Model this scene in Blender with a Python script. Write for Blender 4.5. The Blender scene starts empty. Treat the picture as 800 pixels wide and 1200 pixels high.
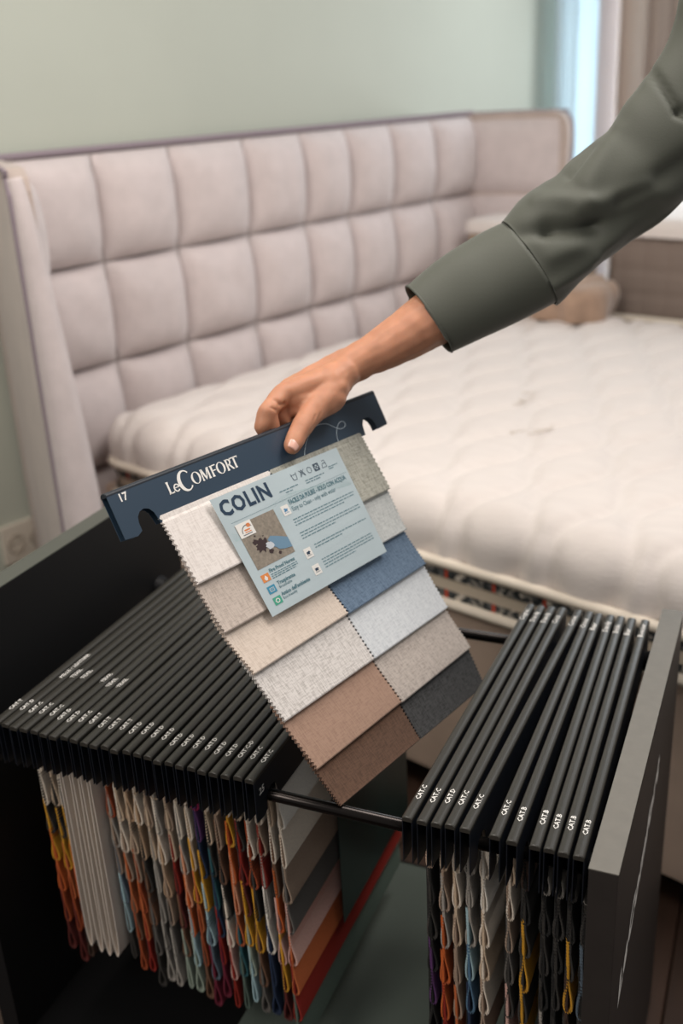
import bpy, bmesh, math, random
import numpy as np
from mathutils import Vector, Matrix, noise
random.seed(7)
C = bpy.context.scene.collection
sc = bpy.context.scene

# ------------------------------------------------------------------ camera, world, lights
PITCH, ROLL, YAW = 0.38956888, -0.05245528, -0.41818505
FPX = 1223.7
CAM = Vector((0, 0, .702))
cy, sy, cp, sp = math.cos(YAW), math.sin(YAW), math.cos(PITCH), math.sin(PITCH)
_f = Vector((sy*cp, cy*cp, -sp)); _r0 = Vector((cy, -sy, 0)); _u0 = _r0.cross(_f)
_r = _r0*math.cos(ROLL) + _u0*math.sin(ROLL); _u = -_r0*math.sin(ROLL) + _u0*math.cos(ROLL)
cd = bpy.data.cameras.new('camera'); cam = bpy.data.objects.new('camera', cd); C.objects.link(cam)
cam.matrix_world = Matrix(((_r.x, _u.x, -_f.x, CAM.x), (_r.y, _u.y, -_f.y, CAM.y), (_r.z, _u.z, -_f.z, CAM.z), (0, 0, 0, 1)))
cd.sensor_fit = 'HORIZONTAL'; cd.sensor_width = 24; cd.lens = FPX/800*24
cd.dof.use_dof = True; cd.dof.focus_distance = 1.12; cd.dof.aperture_fstop = 3.2; cd.dof.aperture_blades = 0
cd.clip_start = .05
sc.camera = cam
sc.view_settings.view_transform = 'Standard'; sc.view_settings.look = 'None'
sc.view_settings.gamma = 1; sc.view_settings.exposure = 0.40

def ray(px, py, d):                     # point of the measured ray at depth d (used to lay out the arm)
    return CAM + d*((px-400)/FPX*_r - (py-600)/FPX*_u + _f)

def lin(c):
    if isinstance(c, str):
        c = tuple(int(c[i:i+2], 16)/255 for i in (0, 2, 4))
    return tuple((x/12.92 if x <= .04045 else ((x+.055)/1.055)**2.4) for x in c) + (1,)

w = bpy.data.worlds.new('world'); sc.world = w; w.use_nodes = True
w.node_tree.nodes['Background'].inputs[0].default_value = (1, .975, .96, 1)
w.node_tree.nodes['Background'].inputs[1].default_value = .20

def area(name, loc, target, size, power, col, sy_=None):
    l = bpy.data.lights.new(name, 'AREA'); l.energy = power; l.color = col; l.size = size
    if sy_: l.shape = 'RECTANGLE'; l.size_y = sy_
    o = bpy.data.objects.new(name, l); C.objects.link(o); o.location = loc
    o.rotation_euler = (Vector(target)-Vector(loc)).to_track_quat('-Z', 'Y').to_euler(); return o
area('ceiling_and_fill_light', (.25, 1.6, 1.95), (-.5, 1.5, 0), .8, 23, (1, .95, .91))
area('ceiling_and_fill_light', (-.9, .9, 1.95), (-.9, 1.6, 0), .8, 13, (1, .92, .84))
area('ceiling_and_fill_light', (-1.3, -.6, 1.9), (-1.2, 1.6, 0), .9, 9, (1, .93, .86))  # added fill from camera left, brightens the headboard wing and front surfaces
area('ceiling_and_fill_light', (-.95, -.9, 1.6), (-.45, .9, -.2), .6, 11, (1, .94, .89))  # added front fill, no real fitting, lights the cloth edges in the rack
area('window_light', (-.1, 4.2, 1.0), (-1.2, 2.6, .3), 1.2, 15, (.88, .95, 1), 1.6)

# ------------------------------------------------------------------ materials
_mats = {}
def mat(name, col, rough=.6, metal=0, bump=0, bscale=200, var=0, vscale=30, spec=.5, coords='Object', stretch=(1, 1, 1), emit=None, sheen=0, sss=0, coat=0):
    if name in _mats: return _mats[name]
    m = bpy.data.materials.new(name); m.use_nodes = True; nt = m.node_tree; N = nt.nodes; L = nt.links
    b = N['Principled BSDF']; c = lin(col); b.inputs['Base Color'].default_value = c
    b.inputs['Roughness'].default_value = rough; b.inputs['Metallic'].default_value = metal
    b.inputs['Specular IOR Level'].default_value = spec
    if sheen: b.inputs['Sheen Weight'].default_value = sheen; b.inputs['Sheen Roughness'].default_value = .5
    if coat: b.inputs['Coat Weight'].default_value = coat; b.inputs['Coat Roughness'].default_value = .2
    if sss:
        b.inputs['Subsurface Weight'].default_value = sss; b.inputs['Subsurface Radius'].default_value = (.01, .004, .002)
        b.inputs['Subsurface Scale'].default_value = .6
    if emit: b.inputs['Emission Color'].default_value = lin(emit[0]); b.inputs['Emission Strength'].default_value = emit[1]
    tc = N.new('ShaderNodeTexCoord'); mp = N.new('ShaderNodeMapping'); mp.inputs['Scale'].default_value = stretch
    L.new(tc.outputs[coords], mp.inputs[0])
    if var:
        n = N.new('ShaderNodeTexNoise'); n.inputs['Scale'].default_value = vscale; n.inputs['Detail'].default_value = 4
        L.new(mp.outputs[0], n.inputs['Vector'])
        r = N.new('ShaderNodeValToRGB'); r.color_ramp.elements[0].position = .3; r.color_ramp.elements[1].position = .7
        r.color_ramp.elements[0].color = tuple(x*(1-var) for x in c[:3])+(1,)
        r.color_ramp.elements[1].color = tuple(min(1, x*(1+var)) for x in c[:3])+(1,)
        L.new(n.outputs[0], r.inputs[0]); L.new(r.outputs[0], b.inputs['Base Color'])
    if bump:
        n2 = N.new('ShaderNodeTexNoise'); n2.inputs['Scale'].default_value = bscale; n2.inputs['Detail'].default_value = 3
        L.new(mp.outputs[0], n2.inputs['Vector'])
        bp = N.new('ShaderNodeBump'); bp.inputs['Strength'].default_value = bump; bp.inputs['Distance'].default_value = .002
        L.new(n2.outputs[0], bp.inputs['Height']); L.new(bp.outputs[0], b.inputs['Normal'])
    _mats[name] = m; return m

def weave(name, col, col2=None, amt=.5, uvu=1100, uvv=90, rough=.9, sheen=.25, cross=True):
    """woven cloth: threads along both uv directions, colour and relief"""
    if name in _mats: return _mats[name]
    m = bpy.data.materials.new(name); m.use_nodes = True; nt = m.node_tree; N = nt.nodes; L = nt.links
    b = N['Principled BSDF']; b.inputs['Roughness'].default_value = rough; b.inputs['Specular IOR Level'].default_value = .2
    b.inputs['Sheen Weight'].default_value = sheen
    c1 = lin(col); c2 = lin(col2) if col2 else tuple(x*.55 for x in c1[:3])+(1,)
    tc = N.new('ShaderNodeUVMap'); tc.uv_map = 'UVMap'
    outs = []
    for s in ((uvu, uvv, 1), (uvv*1.5, uvu, 1)):
        mp = N.new('ShaderNodeMapping'); mp.inputs['Scale'].default_value = s; L.new(tc.outputs[0], mp.inputs[0])
        n = N.new('ShaderNodeTexNoise'); n.inputs['Scale'].default_value = 1; n.inputs['Detail'].default_value = 2.5
        L.new(mp.outputs[0], n.inputs['Vector']); outs.append(n.outputs[0])
    mx = N.new('ShaderNodeMath'); mx.operation = 'MULTIPLY_ADD'; mx.inputs[1].default_value = .55
    L.new(outs[0], mx.inputs[0])
    m2 = N.new('ShaderNodeMath'); m2.operation = 'MULTIPLY'; m2.inputs[1].default_value = .45; L.new(outs[1], m2.inputs[0])
    L.new(m2.outputs[0], mx.inputs[2])
    r = N.new('ShaderNodeValToRGB'); r.color_ramp.elements[0].position = .36; r.color_ramp.elements[1].position = .56
    r.color_ramp.elements[0].color = tuple(a*(1-amt)+b_*amt for a, b_ in zip(c1, c2)); r.color_ramp.elements[1].color = c1
    L.new(mx.outputs[0], r.inputs[0]); L.new(r.outputs[0], b.inputs['Base Color'])
    bp = N.new('ShaderNodeBump'); bp.inputs['Strength'].default_value = .55; bp.inputs['Distance'].default_value = .0006
    L.new(mx.outputs[0], bp.inputs['Height']); L.new(bp.outputs[0], b.inputs['Normal'])
    _mats[name] = m; return m

M_head = mat('navy_board', '2b3d4e', .38, bump=.04, bscale=900, spec=.6)
M_spine = mat('black_spine', '33312c', .32, bump=.05, bscale=500, spec=.6)
M_head_shade = mat('shaded_navy_board', '121720', .45, spec=.4)  # navy board darkened: low light inside the rack painted into its colour
M_black = mat('black_lacquer', '0e0e0f', .5, spec=.25)
M_panel = mat('black_laminate', '0f0f10', .6, bump=.06, bscale=700, spec=.3)
M_panelR = mat('graphite_laminate', '302b28', .55, bump=.05, bscale=700, var=.08, vscale=40, spec=.4)
M_panelE = mat('graphite_edge', '6b675f', .55, bump=.05, bscale=900, var=.06, vscale=60, spec=.5)
M_rail = mat('dark_chrome', '2b2725', .25, metal=.85)
M_white = mat('white_print', 'e9e6e0', .6)
M_print = mat('navy_print', '20384f', .6)
M_grey = mat('grey_print', '5c7f89', .7)

# ------------------------------------------------------------------ object helpers
def props(o, label=None, cat=None, group=None, kind=None):
    for k, v in (('label', label), ('category', cat), ('group', group), ('kind', kind)):
        if v: o[k] = v
    return o
def empty(name, M=None, label=None, cat=None, group=None):
    o = bpy.data.objects.new(name, None); o.empty_display_size = .05; C.objects.link(o)
    if M is not None: o.matrix_world = M if isinstance(M, Matrix) else Matrix.Translation(M)
    return props(o, label, cat, group)
def new(name, me, m=None, parent=None, smooth=False, world=False):
    o = bpy.data.objects.new(name, me); C.objects.link(o)
    if m is not None:
        if len(me.materials) == 0: me.materials.append(m)
        elif me.materials[0] is not m:
            o.material_slots[0].link = 'OBJECT'; o.material_slots[0].material = m
    if smooth:
        for p in me.polygons: p.use_smooth = True
    if parent:
        o.parent = parent
        if world:                                   # mesh written in world coordinates
            top = parent; Mx = parent.matrix_basis.copy()
            while top.parent: top = top.parent; Mx = top.matrix_basis @ Mx
            o.matrix_parent_inverse = Mx.inverted()
    return o
def from_bm(bm, name='mesh'):
    me = bpy.data.meshes.new(name); bmesh.ops.recalc_face_normals(bm, faces=bm.faces); bm.to_mesh(me); bm.free(); return me
def pyd(v, f, name='mesh', uv=None):
    me = bpy.data.meshes.new(name); me.from_pydata([tuple(p) for p in v], [], f)
    if uv:
        l = me.uv_layers.new(name='UVMap')
        for lp in me.loops: l.data[lp.index].uv = uv[lp.vertex_index]
    me.update(); return me
def box_bm(bm, lo, hi, M=None, bev=0, seg=2):
    t = bmesh.new(); bmesh.ops.create_cube(t, size=1)
    for v in t.verts: v.co = Vector([(lo[i]+hi[i])/2 + v.co[i]*(hi[i]-lo[i]) for i in range(3)])
    if bev: bmesh.ops.bevel(t, geom=t.edges[:], offset=bev, segments=seg, affect='EDGES', profile=.7)
    if M is not None: t.transform(M)
    me = bpy.data.meshes.new('t'); t.to_mesh(me); t.free(); bm.from_mesh(me); bpy.data.meshes.remove(me)
def box(name, lo, hi, m, parent=None, M=None, bev=0, seg=2, world=False, smooth=False):
    bm = bmesh.new(); box_bm(bm, lo, hi, M, bev, seg); return new(name, from_bm(bm, name), m, parent, smooth, world)
def tube_me(pts, rad, n=16, caps=True, name='tube', squash=None):
    pts = [Vector(p) for p in pts]; k = len(pts); rad = rad if isinstance(rad, (list, tuple)) else [rad]*k
    V = []; F = []; up = Vector((0, 0, 1))
    t0 = (pts[1]-pts[0]).normalized(); a = t0.orthogonal().normalized()
    for i, p in enumerate(pts):
        t = (pts[min(i+1, k-1)]-pts[max(i-1, 0)]).normalized(); a = (a-a.dot(t)*t).normalized(); b = t.cross(a)
        for j in range(n):
            q = 2*math.pi*j/n; V.append(p+rad[i]*(math.cos(q)*a+math.sin(q)*b))
    for i in range(k-1):
        for j in range(n):
            F.append((i*n+j, i*n+(j+1) % n, (i+1)*n+(j+1) % n, (i+1)*n+j))
    if caps: F.append(tuple(range(n-1, -1, -1))); F.append(tuple((k-1)*n+j for j in range(n)))
    return pyd(V, F, name)
def catmull(P, n=8):
    P = [Vector(p) for p in P]; out = []
    for i in range(len(P)-1):
        p0 = P[max(i-1, 0)]; p1 = P[i]; p2 = P[i+1]; p3 = P[min(i+2, len(P)-1)]
        for j in range(n):
            t = j/n; out.append(.5*((2*p1)+(p2-p0)*t+(2*p0-5*p1+4*p2-p3)*t*t+(3*p1-p0-3*p2+p3)*t**3))
    out.append(P[-1]); return out
_tc = {}
def text_data(s, size, bold=0, extr=0, align='LEFT', space=1.0, xs=1.0, res=2):
    """flat lettering as vertices/faces in its own xy plane"""
    k = (s, size, bold, align, space, xs, res)
    if k not in _tc:
        cu = bpy.data.curves.new('lettering', 'FONT'); cu.body = s; cu.size = size; cu.offset = bold; cu.align_x = align
        cu.space_character = space; cu.resolution_u = res
        o = bpy.data.objects.new('lettering', cu); C.objects.link(o)
        me = bpy.data.meshes.new_from_object(o.evaluated_get(bpy.context.evaluated_depsgraph_get()))
        vs = [(v.co.x*xs, v.co.y) for v in me.vertices]; fs = [tuple(p.vertices) for p in me.polygons]
        bpy.data.objects.remove(o); bpy.data.curves.remove(cu); bpy.data.meshes.remove(me); _tc[k] = (vs, fs)
    return _tc[k]
def text_me(s, size, fn, **kw):
    vs, fs = text_data(s, size, **kw); return pyd([fn(x, y) for x, y in vs], fs, 'lettering')
def flat_me(polys, fn, name='print'):
    V = []; F = []
    for P in polys:
        b0 = len(V); V += [fn(*p) for p in P]; F.append(tuple(range(b0, b0+len(P))))
    return pyd(V, F, name)

# ------------------------------------------------------------------ bed frame coordinates (s out of the headboard, h across, z)
BA = .31517
eV = Vector((math.cos(BA), -math.sin(BA), 0)); hV = Vector((math.sin(BA), math.cos(BA), 0))
P0 = Vector((-.1158, 1.6247, 0))
BM = Matrix(((eV.x, hV.x, 0, P0.x), (eV.y, hV.y, 0, P0.y), (0, 0, 1, 0), (0, 0, 0, 1)))
def bed(s, h, z): return BM @ Vector((s, h, z))
FLOOR = -.72

# ------------------------------------------------------------------ setting
def structure(o): o['kind'] = 'structure'; return o
M_wall = mat('sage_wall_paint', 'bcc0b4', .85, bump=.05, bscale=120, var=.02, vscale=3)
structure(box('wall_back', (-1.95, -2.6, FLOOR), (-1.80, 2.66, 2.2), M_wall, M=BM))
# window at the far end of the back wall
M_sill = mat('white_frame_paint', 'b4b6c0', .5)
M_glass = mat('window_daylight', 'dfeaf2', .3, emit=('e2edf3', 3.0))
wn = structure(empty('window_1', bed(-1.9, 3.3, .2)))
for (a, b_, c, d_) in ((2.66, 2.68, -.5, 2.2), (2.98, 3.24, -.5, 2.2), (3.95, 4.05, -.5, 2.2), (2.66, 4.05, -.56, -.5)):
    box('window_frame', (-1.92, a, c), (-1.83, b_, d_), M_sill, wn, M=BM, world=True)
box('glass_pane', (-1.90, 2.68, -.5), (-1.885, 3.95, 2.2), M_glass, wn, M=BM, world=True)
structure(box('wall_right', (-1.95, 4.05, FLOOR), (-1.80, 6.5, 2.2), M_wall, M=BM))
structure(box('wall_window_sill', (-1.95, 2.66, FLOOR), (-1.80, 4.05, -.56), M_wall, M=BM)).name = 'wall_below_window'
# floor: dark planks
M_plank = mat('dark_oak', '3b2a21', .45, bump=.25, bscale=60, var=.35, vscale=18, stretch=(1, .12, 1))
fl = structure(empty('floor', (0, 0, FLOOR)))
box('subfloor', (-4.5, -2, FLOOR-.06), (4, 6, FLOOR-.021), mat('subfloor_grey', '1c1613', .9), fl, world=True)
pb = bmesh.new(); box_bm(pb, (-.089, -.6, -.02), (.089, .6, 0), bev=.002, seg=1); plank_me = from_bm(pb, 'plank')
for i in range(16):
    for j in range(6):
        x = -1.6+i*.18; y = -.6+j*1.202+(i % 3)*.4
        if y > 4.6: continue
        p = new('plank', plank_me, M_plank, fl); p.location = (x, y, 0)

# ------------------------------------------------------------------ curtains
def curtain(name, h0, h1, s, z0, z1, m, amp, per, label, group=None):
    n = int((h1-h0)/.012); V = []; F = []
    for i in range(n+1):
        hh = h0+(h1-h0)*i/n
        a = s+amp*math.sin(2*math.pi*hh/per)+amp*.4*math.sin(2*math.pi*hh/per*2.3+1)
        for z in (z0, (z0+z1)/2, z1): V.append(bed(a, hh, z))
    for i in range(n):
        for k in range(2): F.append((i*3+k, (i+1)*3+k, (i+1)*3+k+1, i*3+k+1))
    o = new(name, pyd(V, F), m, smooth=True); md = o.modifiers.new('thick', 'SOLIDIFY'); md.thickness = .003
    return props(o, label, 'curtain', group)
M_sheer = mat('sheer_voile', 'e4eef0', .8); _n = M_sheer.node_tree
_t = _n.nodes.new('ShaderNodeBsdfTranslucent'); _t.inputs[0].default_value = lin('dfe9ee'); _x = _n.nodes.new('ShaderNodeMixShader'); _x.inputs[0].default_value = .7
_n.links.new(_n.nodes['Principled BSDF'].outputs[0], _x.inputs[1]); _n.links.new(_t.outputs[0], _x.inputs[2]); _n.links.new(_x.outputs[0], _n.nodes['Material Output'].inputs[0])
curtain('sheer_curtain', 2.48, 2.86, -1.72, -.7, 2.1, M_sheer, .018, .13, 'pale blue-white sheer curtain hanging at the edge of the window')
curtain('heavy_curtain', 2.96, 4.2, -1.66, -.7, 2.1, mat('beige_drape', 'dccabd', .9, sheen=.2), .045, .19, 'beige heavy curtain hanging at the right of the window, above the sleeve')

# ------------------------------------------------------------------ wall socket
sk = empty('wall_socket', bed(-1.8, -.13, -.41), 'white double wall socket low on the green wall beside the headboard', 'socket')
M_plastic = mat('white_plastic', 'd9d0c2', .4)
box('face_plate', (-1.8, -.205, -.465), (-1.788, -.06, -.355), M_plastic, sk, M=BM, bev=.004, world=True)
for hh in (-.167, -.098):
    bm = bmesh.new()
    Mx = BM @ Matrix.Translation((-1.787, hh, -.41)) @ Matrix.Rotation(math.pi/2, 4, 'Y')
    bmesh.ops.create_cone(bm, cap_ends=False, segments=32, radius1=.028, radius2=.024, depth=.008)
    bmesh.ops.create_circle(bm, cap_ends=True, segments=32, radius=.026, matrix=Matrix.Translation((0, 0, -.003)))
    for dz in (-.009, .009):
        bmesh.ops.create_cone(bm, cap_ends=True, segments=12, radius1=.0035, radius2=.0035, depth=.004, matrix=Matrix.Translation((0, dz, 0)))
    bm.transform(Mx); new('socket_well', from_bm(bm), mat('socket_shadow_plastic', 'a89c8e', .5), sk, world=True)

# ------------------------------------------------------------------ headboard and bed base
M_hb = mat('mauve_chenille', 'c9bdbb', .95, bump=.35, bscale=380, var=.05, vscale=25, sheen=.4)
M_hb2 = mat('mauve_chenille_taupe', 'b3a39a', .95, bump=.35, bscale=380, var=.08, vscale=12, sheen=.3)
M_pip = mat('mauve_piping', '8c7f86', .9)
ub = empty('upholstered_bed', bed(-.5, .74, FLOOR), 'mauve-grey upholstered bed with tall tufted wing headboard against the green wall', 'bed')
HX = [-.17, .085, .325, .587, .815, 1.011, 1.225, 1.447, 1.69]
HZ = [.575, .32, .07, -.19, -.45]
def tuft(h0, h1, z0, z1, s0, bulge, lean=0, inv=None):
    n = 16; V = []; F = []; cut = .006; i0 = h0*7+z0*3
    for i in range(n+1):
        for j in range(n+1):
            a = i/n*2-1; b = j/n*2-1
            hh = (h0+h1)/2+a*((h1-h0)/2-cut*.3); zz = (z0+z1)/2+b*((z1-z0)/2-cut*.3)
            g = ((1-abs(a)**2.6)*(1-abs(b)**2.6))**.55
            s = s0-.02+bulge*g+.004*g*noise.noise(Vector((hh*14, zz*14, i0)))
            if inv: V.append(inv(s, hh, zz))
            else: V.append(bed(s+lean*(zz+.1), hh, zz))
    for i in range(n):
        for j in range(n): F.append((i*(n+1)+j, (i+1)*(n+1)+j, (i+1)*(n+1)+j+1, i*(n+1)+j+1))
    return pyd(V, F, 'tuft')
for i in range(len(HX)-1):
    for j in range(len(HZ)-1):
        o = new('tuft', tuft(HX[i], HX[i+1], HZ[j+1], HZ[j], -1.55, .062), M_hb, ub, smooth=True, world=True)
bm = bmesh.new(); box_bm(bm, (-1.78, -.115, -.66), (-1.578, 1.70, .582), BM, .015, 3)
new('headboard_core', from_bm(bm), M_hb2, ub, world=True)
new('piping', tube_me([bed(-1.574, h, .584) for h in np.linspace(-.2, 1.7, 20)], .008, 8), M_pip, ub, world=True)
def wing(side, parent):
    # side -1 = left wing (near the camera), +1 = right
    if side < 0: A = Vector((-1.79, -.10)); B = Vector((-1.21, -.372))
    else: A = Vector((-1.62, 1.70)); B = Vector((-1.23, 1.79))
    d = (B-A).normalized(); nrm = Vector((-d.y, d.x)) if side < 0 else Vector((d.y, -d.x))  # toward the bed inside
    if (nrm.y > 0) != (side < 0): nrm = -nrm
    def P(a, b, z):
        q = A+(B-A)*a+nrm*b; return bed(q.x, q.y, z)
    th = .075
    # outer shell: closed slab with leaning, rounded front top corner
    bm = bmesh.new(); prof = [(0, -.6), (0, .53), (.02, .565), (.05, .58), (.9, .58), (.965, .565), (.99, .54), (1.0, .49), (1, .1), (1, -.2), (.98, -.6)] if side < 0 else [(0, -.6), (0, .53), (.02, .565), (.05, .58), (.86, .582), (.93, .572), (.975, .55), (.99, .50), (.98, .42), (.90, .1), (.82, -.2), (.75, -.6)]
    lo = [bm.verts.new(P(a, 0, z)) for a, z in prof]; hi = [bm.verts.new(P(a, th*.55, z)) for a, z in prof]
    bm.faces.new(lo); bm.faces.new(hi[::-1])
    for i in range(len(prof)):
        j = (i+1) % len(prof); bm.faces.new((lo[i], hi[i], hi[j], lo[j]))
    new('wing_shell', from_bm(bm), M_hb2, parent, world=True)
    # padded front roll, thicker towards the floor
    if side < 0:
        zs_ = [.565, .50, .40, .25, .05, -.15, -.35, -.58]; ws = [.014, .019, .024, .031, .039, .045, .05, .05]
        cen = [P(1.0-.012*(z > .54), w_*.95, z) for z, w_ in zip(zs_, ws)]
        new('wing_padding', tube_me(catmull(cen, 6), [ws[min(int(i/6), 7)]*(1-(i % 6)/6)+ws[min(int(i/6)+1, 7)]*((i % 6)/6) for i in range(43)], 18), M_hb, parent, smooth=True, world=True)
    new('piping', tube_me(catmull([P(a+.008, -.002, z) for a, z in prof[1:]], 5), .005, 8), M_pip, parent, world=True)
    # inner tufts
    zz = [.565, .32, .07, -.19]
    for k in range(3):
        for (a0, a1) in (((0.04, .93),) if side > 0 else ((.3, .62), (.62, .95))):
            n = 10; V = []; F = []
            for i in range(n+1):
                for j in range(n+1):
                    u = i/n*2-1; v = j/n*2-1; a = (a0+a1)/2+u*(a1-a0)/2; z = (zz[k]+zz[k+1])/2+v*(zz[k]-zz[k+1])/2
                    g = ((1-abs(u)**2.6)*(1-abs(v)**2.6))**.55
                    V.append(P(a, th*.5+.035*g, z))
            for i in range(n):
                for j in range(n): F.append((i*(n+1)+j, (i+1)*(n+1)+j, (i+1)*(n+1)+j+1, i*(n+1)+j+1))
            new('tuft', pyd(V, F), M_hb if side < 0 else M_hb, parent, smooth=True, world=True)
wing(-1, ub); wing(1, ub)
M_base = mat('beige_base_fabric', 'd0b8a6', .9, bump=.3, bscale=400, var=.06, vscale=15)
box('bed_base', (-1.56, -.04, -.655), (.52, 1.55, -.224), M_base, ub, M=BM, bev=.02, seg=3, world=True)
box('plinth', (-1.5, .03, -.72), (.46, 1.5, -.655), M_black, ub, M=BM, world=True)

# ------------------------------------------------------------------ mattress with wave quilting
def rounded(lo, hi, r, step, disp, rb=None):
    """rounded slab (open bottom) as a fine grid, displaced along its normal by disp(p)"""
    lo = Vector(lo); hi = Vector(hi); bm = bmesh.new(); il = lo+Vector((r, r, -9)); ih = hi-Vector((r, r, r))
    def grid(o, du, dv, nu, nv):
        vs = [[bm.verts.new(o+du*(i/nu)+dv*(j/nv)) for j in range(nv+1)] for i in range(nu+1)]
        for i in range(nu):
            for j in range(nv): bm.faces.new((vs[i][j], vs[i+1][j], vs[i+1][j+1], vs[i][j+1]))
    D = hi-lo; X = Vector((D.x, 0, 0)); Y = Vector((0, D.y, 0)); Z = Vector((0, 0, D.z))
    nx, ny, nz = [max(2, int(q/step)) for q in D]
    grid(lo+Z, X, Y, nx, ny); grid(lo, X, Z, nx, nz); grid(lo+Y, X, Z, nx, nz); grid(lo, Y, Z, ny, nz); grid(lo+X, Y, Z, ny, nz)
    bmesh.ops.remove_doubles(bm, verts=bm.verts, dist=step*.05)
    for v in bm.verts:
        p = v.co.copy(); c = Vector([min(max(p[i], il[i]), ih[i]) for i in range(3)]); n = p-c
        if n.length < 1e-6: n = Vector((0, 0, 1))
        n.normalize(); q = c+n*r; v.co = q+n*disp(p, n)
    return bm
def quilt(p, n):
    s = p.x; h = p.y+(p.z+.02)*-.45
    ph = 2*math.pi*h/.30
    best = 9
    for k in (0, 1):
        off = .024*math.sin(ph+(0 if k == 0 else math.pi))+k*.095
        d = (s-off) % .19; d = min(d, .19-d); best = min(best, d)
    return .015*(1-math.exp(-(best/.019)**1.6))-.007
M_mat = mat('white_knit', 'd6cdc7', .9, bump=.35, bscale=230, var=.03, vscale=60, stretch=(.25, 1, 1), sheen=.15)
M_side = mat('cream_knit_side', 'c9b49c', .9, bump=.35, bscale=230, var=.05, vscale=60, stretch=(.3, 1, 1))
mt = empty('mattress', bed(-.45, .74, -.27), 'white wave-quilted mattress with patterned border tape lying on the upholstered bed', 'mattress')
bm = rounded((-1.475, -.07, -.128), (.52, 1.53, -.018), .075, .0115, quilt)
bm.transform(BM); qm = from_bm(bm)
qm.materials.append(M_mat)
new('quilted_cover', qm, M_mat, mt, smooth=True, world=True)
def ringpts(z, d=0, r=.085):
    lo = (-1.475-d, -.07-d); hi = (.52+d, 1.53+d); P = []
    for cx, cy_, a0 in ((hi[0]-r, hi[1]-r, 0), (lo[0]+r, hi[1]-r, 90), (lo[0]+r, lo[1]+r, 180), (hi[0]-r, lo[1]+r, 270)):
        for k in range(9): a = math.radians(a0+k*90/8); P.append(bed(cx+r*math.cos(a), cy_+r*math.sin(a), z))
    return P+[P[0]]
def band_me(z0, z1, d):
    A = ringpts(z0, d); B = ringpts(z1, d); n = len(A)
    uv = []; acc = 0
    for i in range(n):
        if i: acc += (A[i]-A[i-1]).length
        uv.append((acc, 0))
    return pyd(A+B, [(i, i+1, n+i+1, n+i) for i in range(n-1)], 'band', uv+[(u, z1-z0) for u, _ in uv])
M_tape = bpy.data.materials.new('patterned_tape'); M_tape.use_nodes = True
nt = M_tape.node_tree; N = nt.nodes; L = nt.links; b = N['Principled BSDF']; b.inputs['Roughness'].default_value = .8
uvn = N.new('ShaderNodeUVMap'); mp = N.new('ShaderNodeMapping'); mp.inputs['Scale'].default_value = (110, 120, 1); L.new(uvn.outputs[0], mp.inputs[0])
vo = N.new('ShaderNodeTexVoronoi'); vo.inputs['Scale'].default_value = 1; L.new(mp.outputs[0], vo.inputs['Vector'])
sx = N.new('ShaderNodeSeparateColor'); L.new(vo.outputs['Color'], sx.inputs[0])
rp = N.new('ShaderNodeValToRGB'); rp.color_ramp.interpolation = 'CONSTANT'; e = rp.color_ramp.elements
e[0].color = lin('262a2c'); e[1].position = .48; e[1].color = lin('8d8880')
x_ = e.new(.72); x_.color = lin('5a5c5c'); x_ = e.new(.9); x_.color = lin('c9bfb2')
L.new(sx.outputs[0], rp.inputs[0])
mp2 = N.new('ShaderNodeMapping'); mp2.inputs['Scale'].default_value = (9.5, 30, 1); L.new(uvn.outputs[0], mp2.inputs[0])
sxy = N.new('ShaderNodeSeparateXYZ'); L.new(mp2.outputs[0], sxy.inputs[0])
fr = N.new('ShaderNodeMath'); fr.operation = 'FRACT'; L.new(sxy.outputs[0], fr.inputs[0])
lt = N.new('ShaderNodeMath'); lt.operation = 'LESS_THAN'; lt.inputs[1].default_value = .07; L.new(fr.outputs[0], lt.inputs[0])
mix = N.new('ShaderNodeMix'); mix.data_type = 'RGBA'; L.new(lt.outputs[0], mix.inputs[0]); L.new(rp.outputs[0], mix.inputs[6]); mix.inputs[7].default_value = lin('b8452c')
L.new(mix.outputs[2], b.inputs['Base Color'])
new('piping', tube_me(ringpts(-.134, .006), .0105, 10, caps=False), mat('cream_piping', 'd8cdbd', .8), mt, smooth=True, world=True)
new('border_tape', band_me(-.166, -.146, .003), M_tape, mt, world=True)
new('mattress_core', band_me(-.222, -.130, -.001), mat('cream_border_fabric', 'c7b8a4', .9, bump=.2, bscale=300), mt, world=True)
new('border_tape', band_me(-.208, -.190, .003), M_tape, mt, world=True)
new('piping', tube_me(ringpts(-.216, .006), .0105, 10, caps=False), _mats['cream_piping'], mt, smooth=True, world=True)
# faint embroidered marks on the cover
for (s0, h0, k) in ((-.67, .55, 0), (-.52, .39, 1)):
    P = [bed(s0+.03*math.sin(t*1.9+k)*(1 if k else .8), h0+.05*math.cos(t*1.3)+.012*t-.03, -.0165) for t in np.linspace(0, 5.5, 40)]
    new('embroidered_mark', tube_me(P, .0013, 5), mat('grey_embroidery', 'c9c0b6', .8), mt, world=True)

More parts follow.
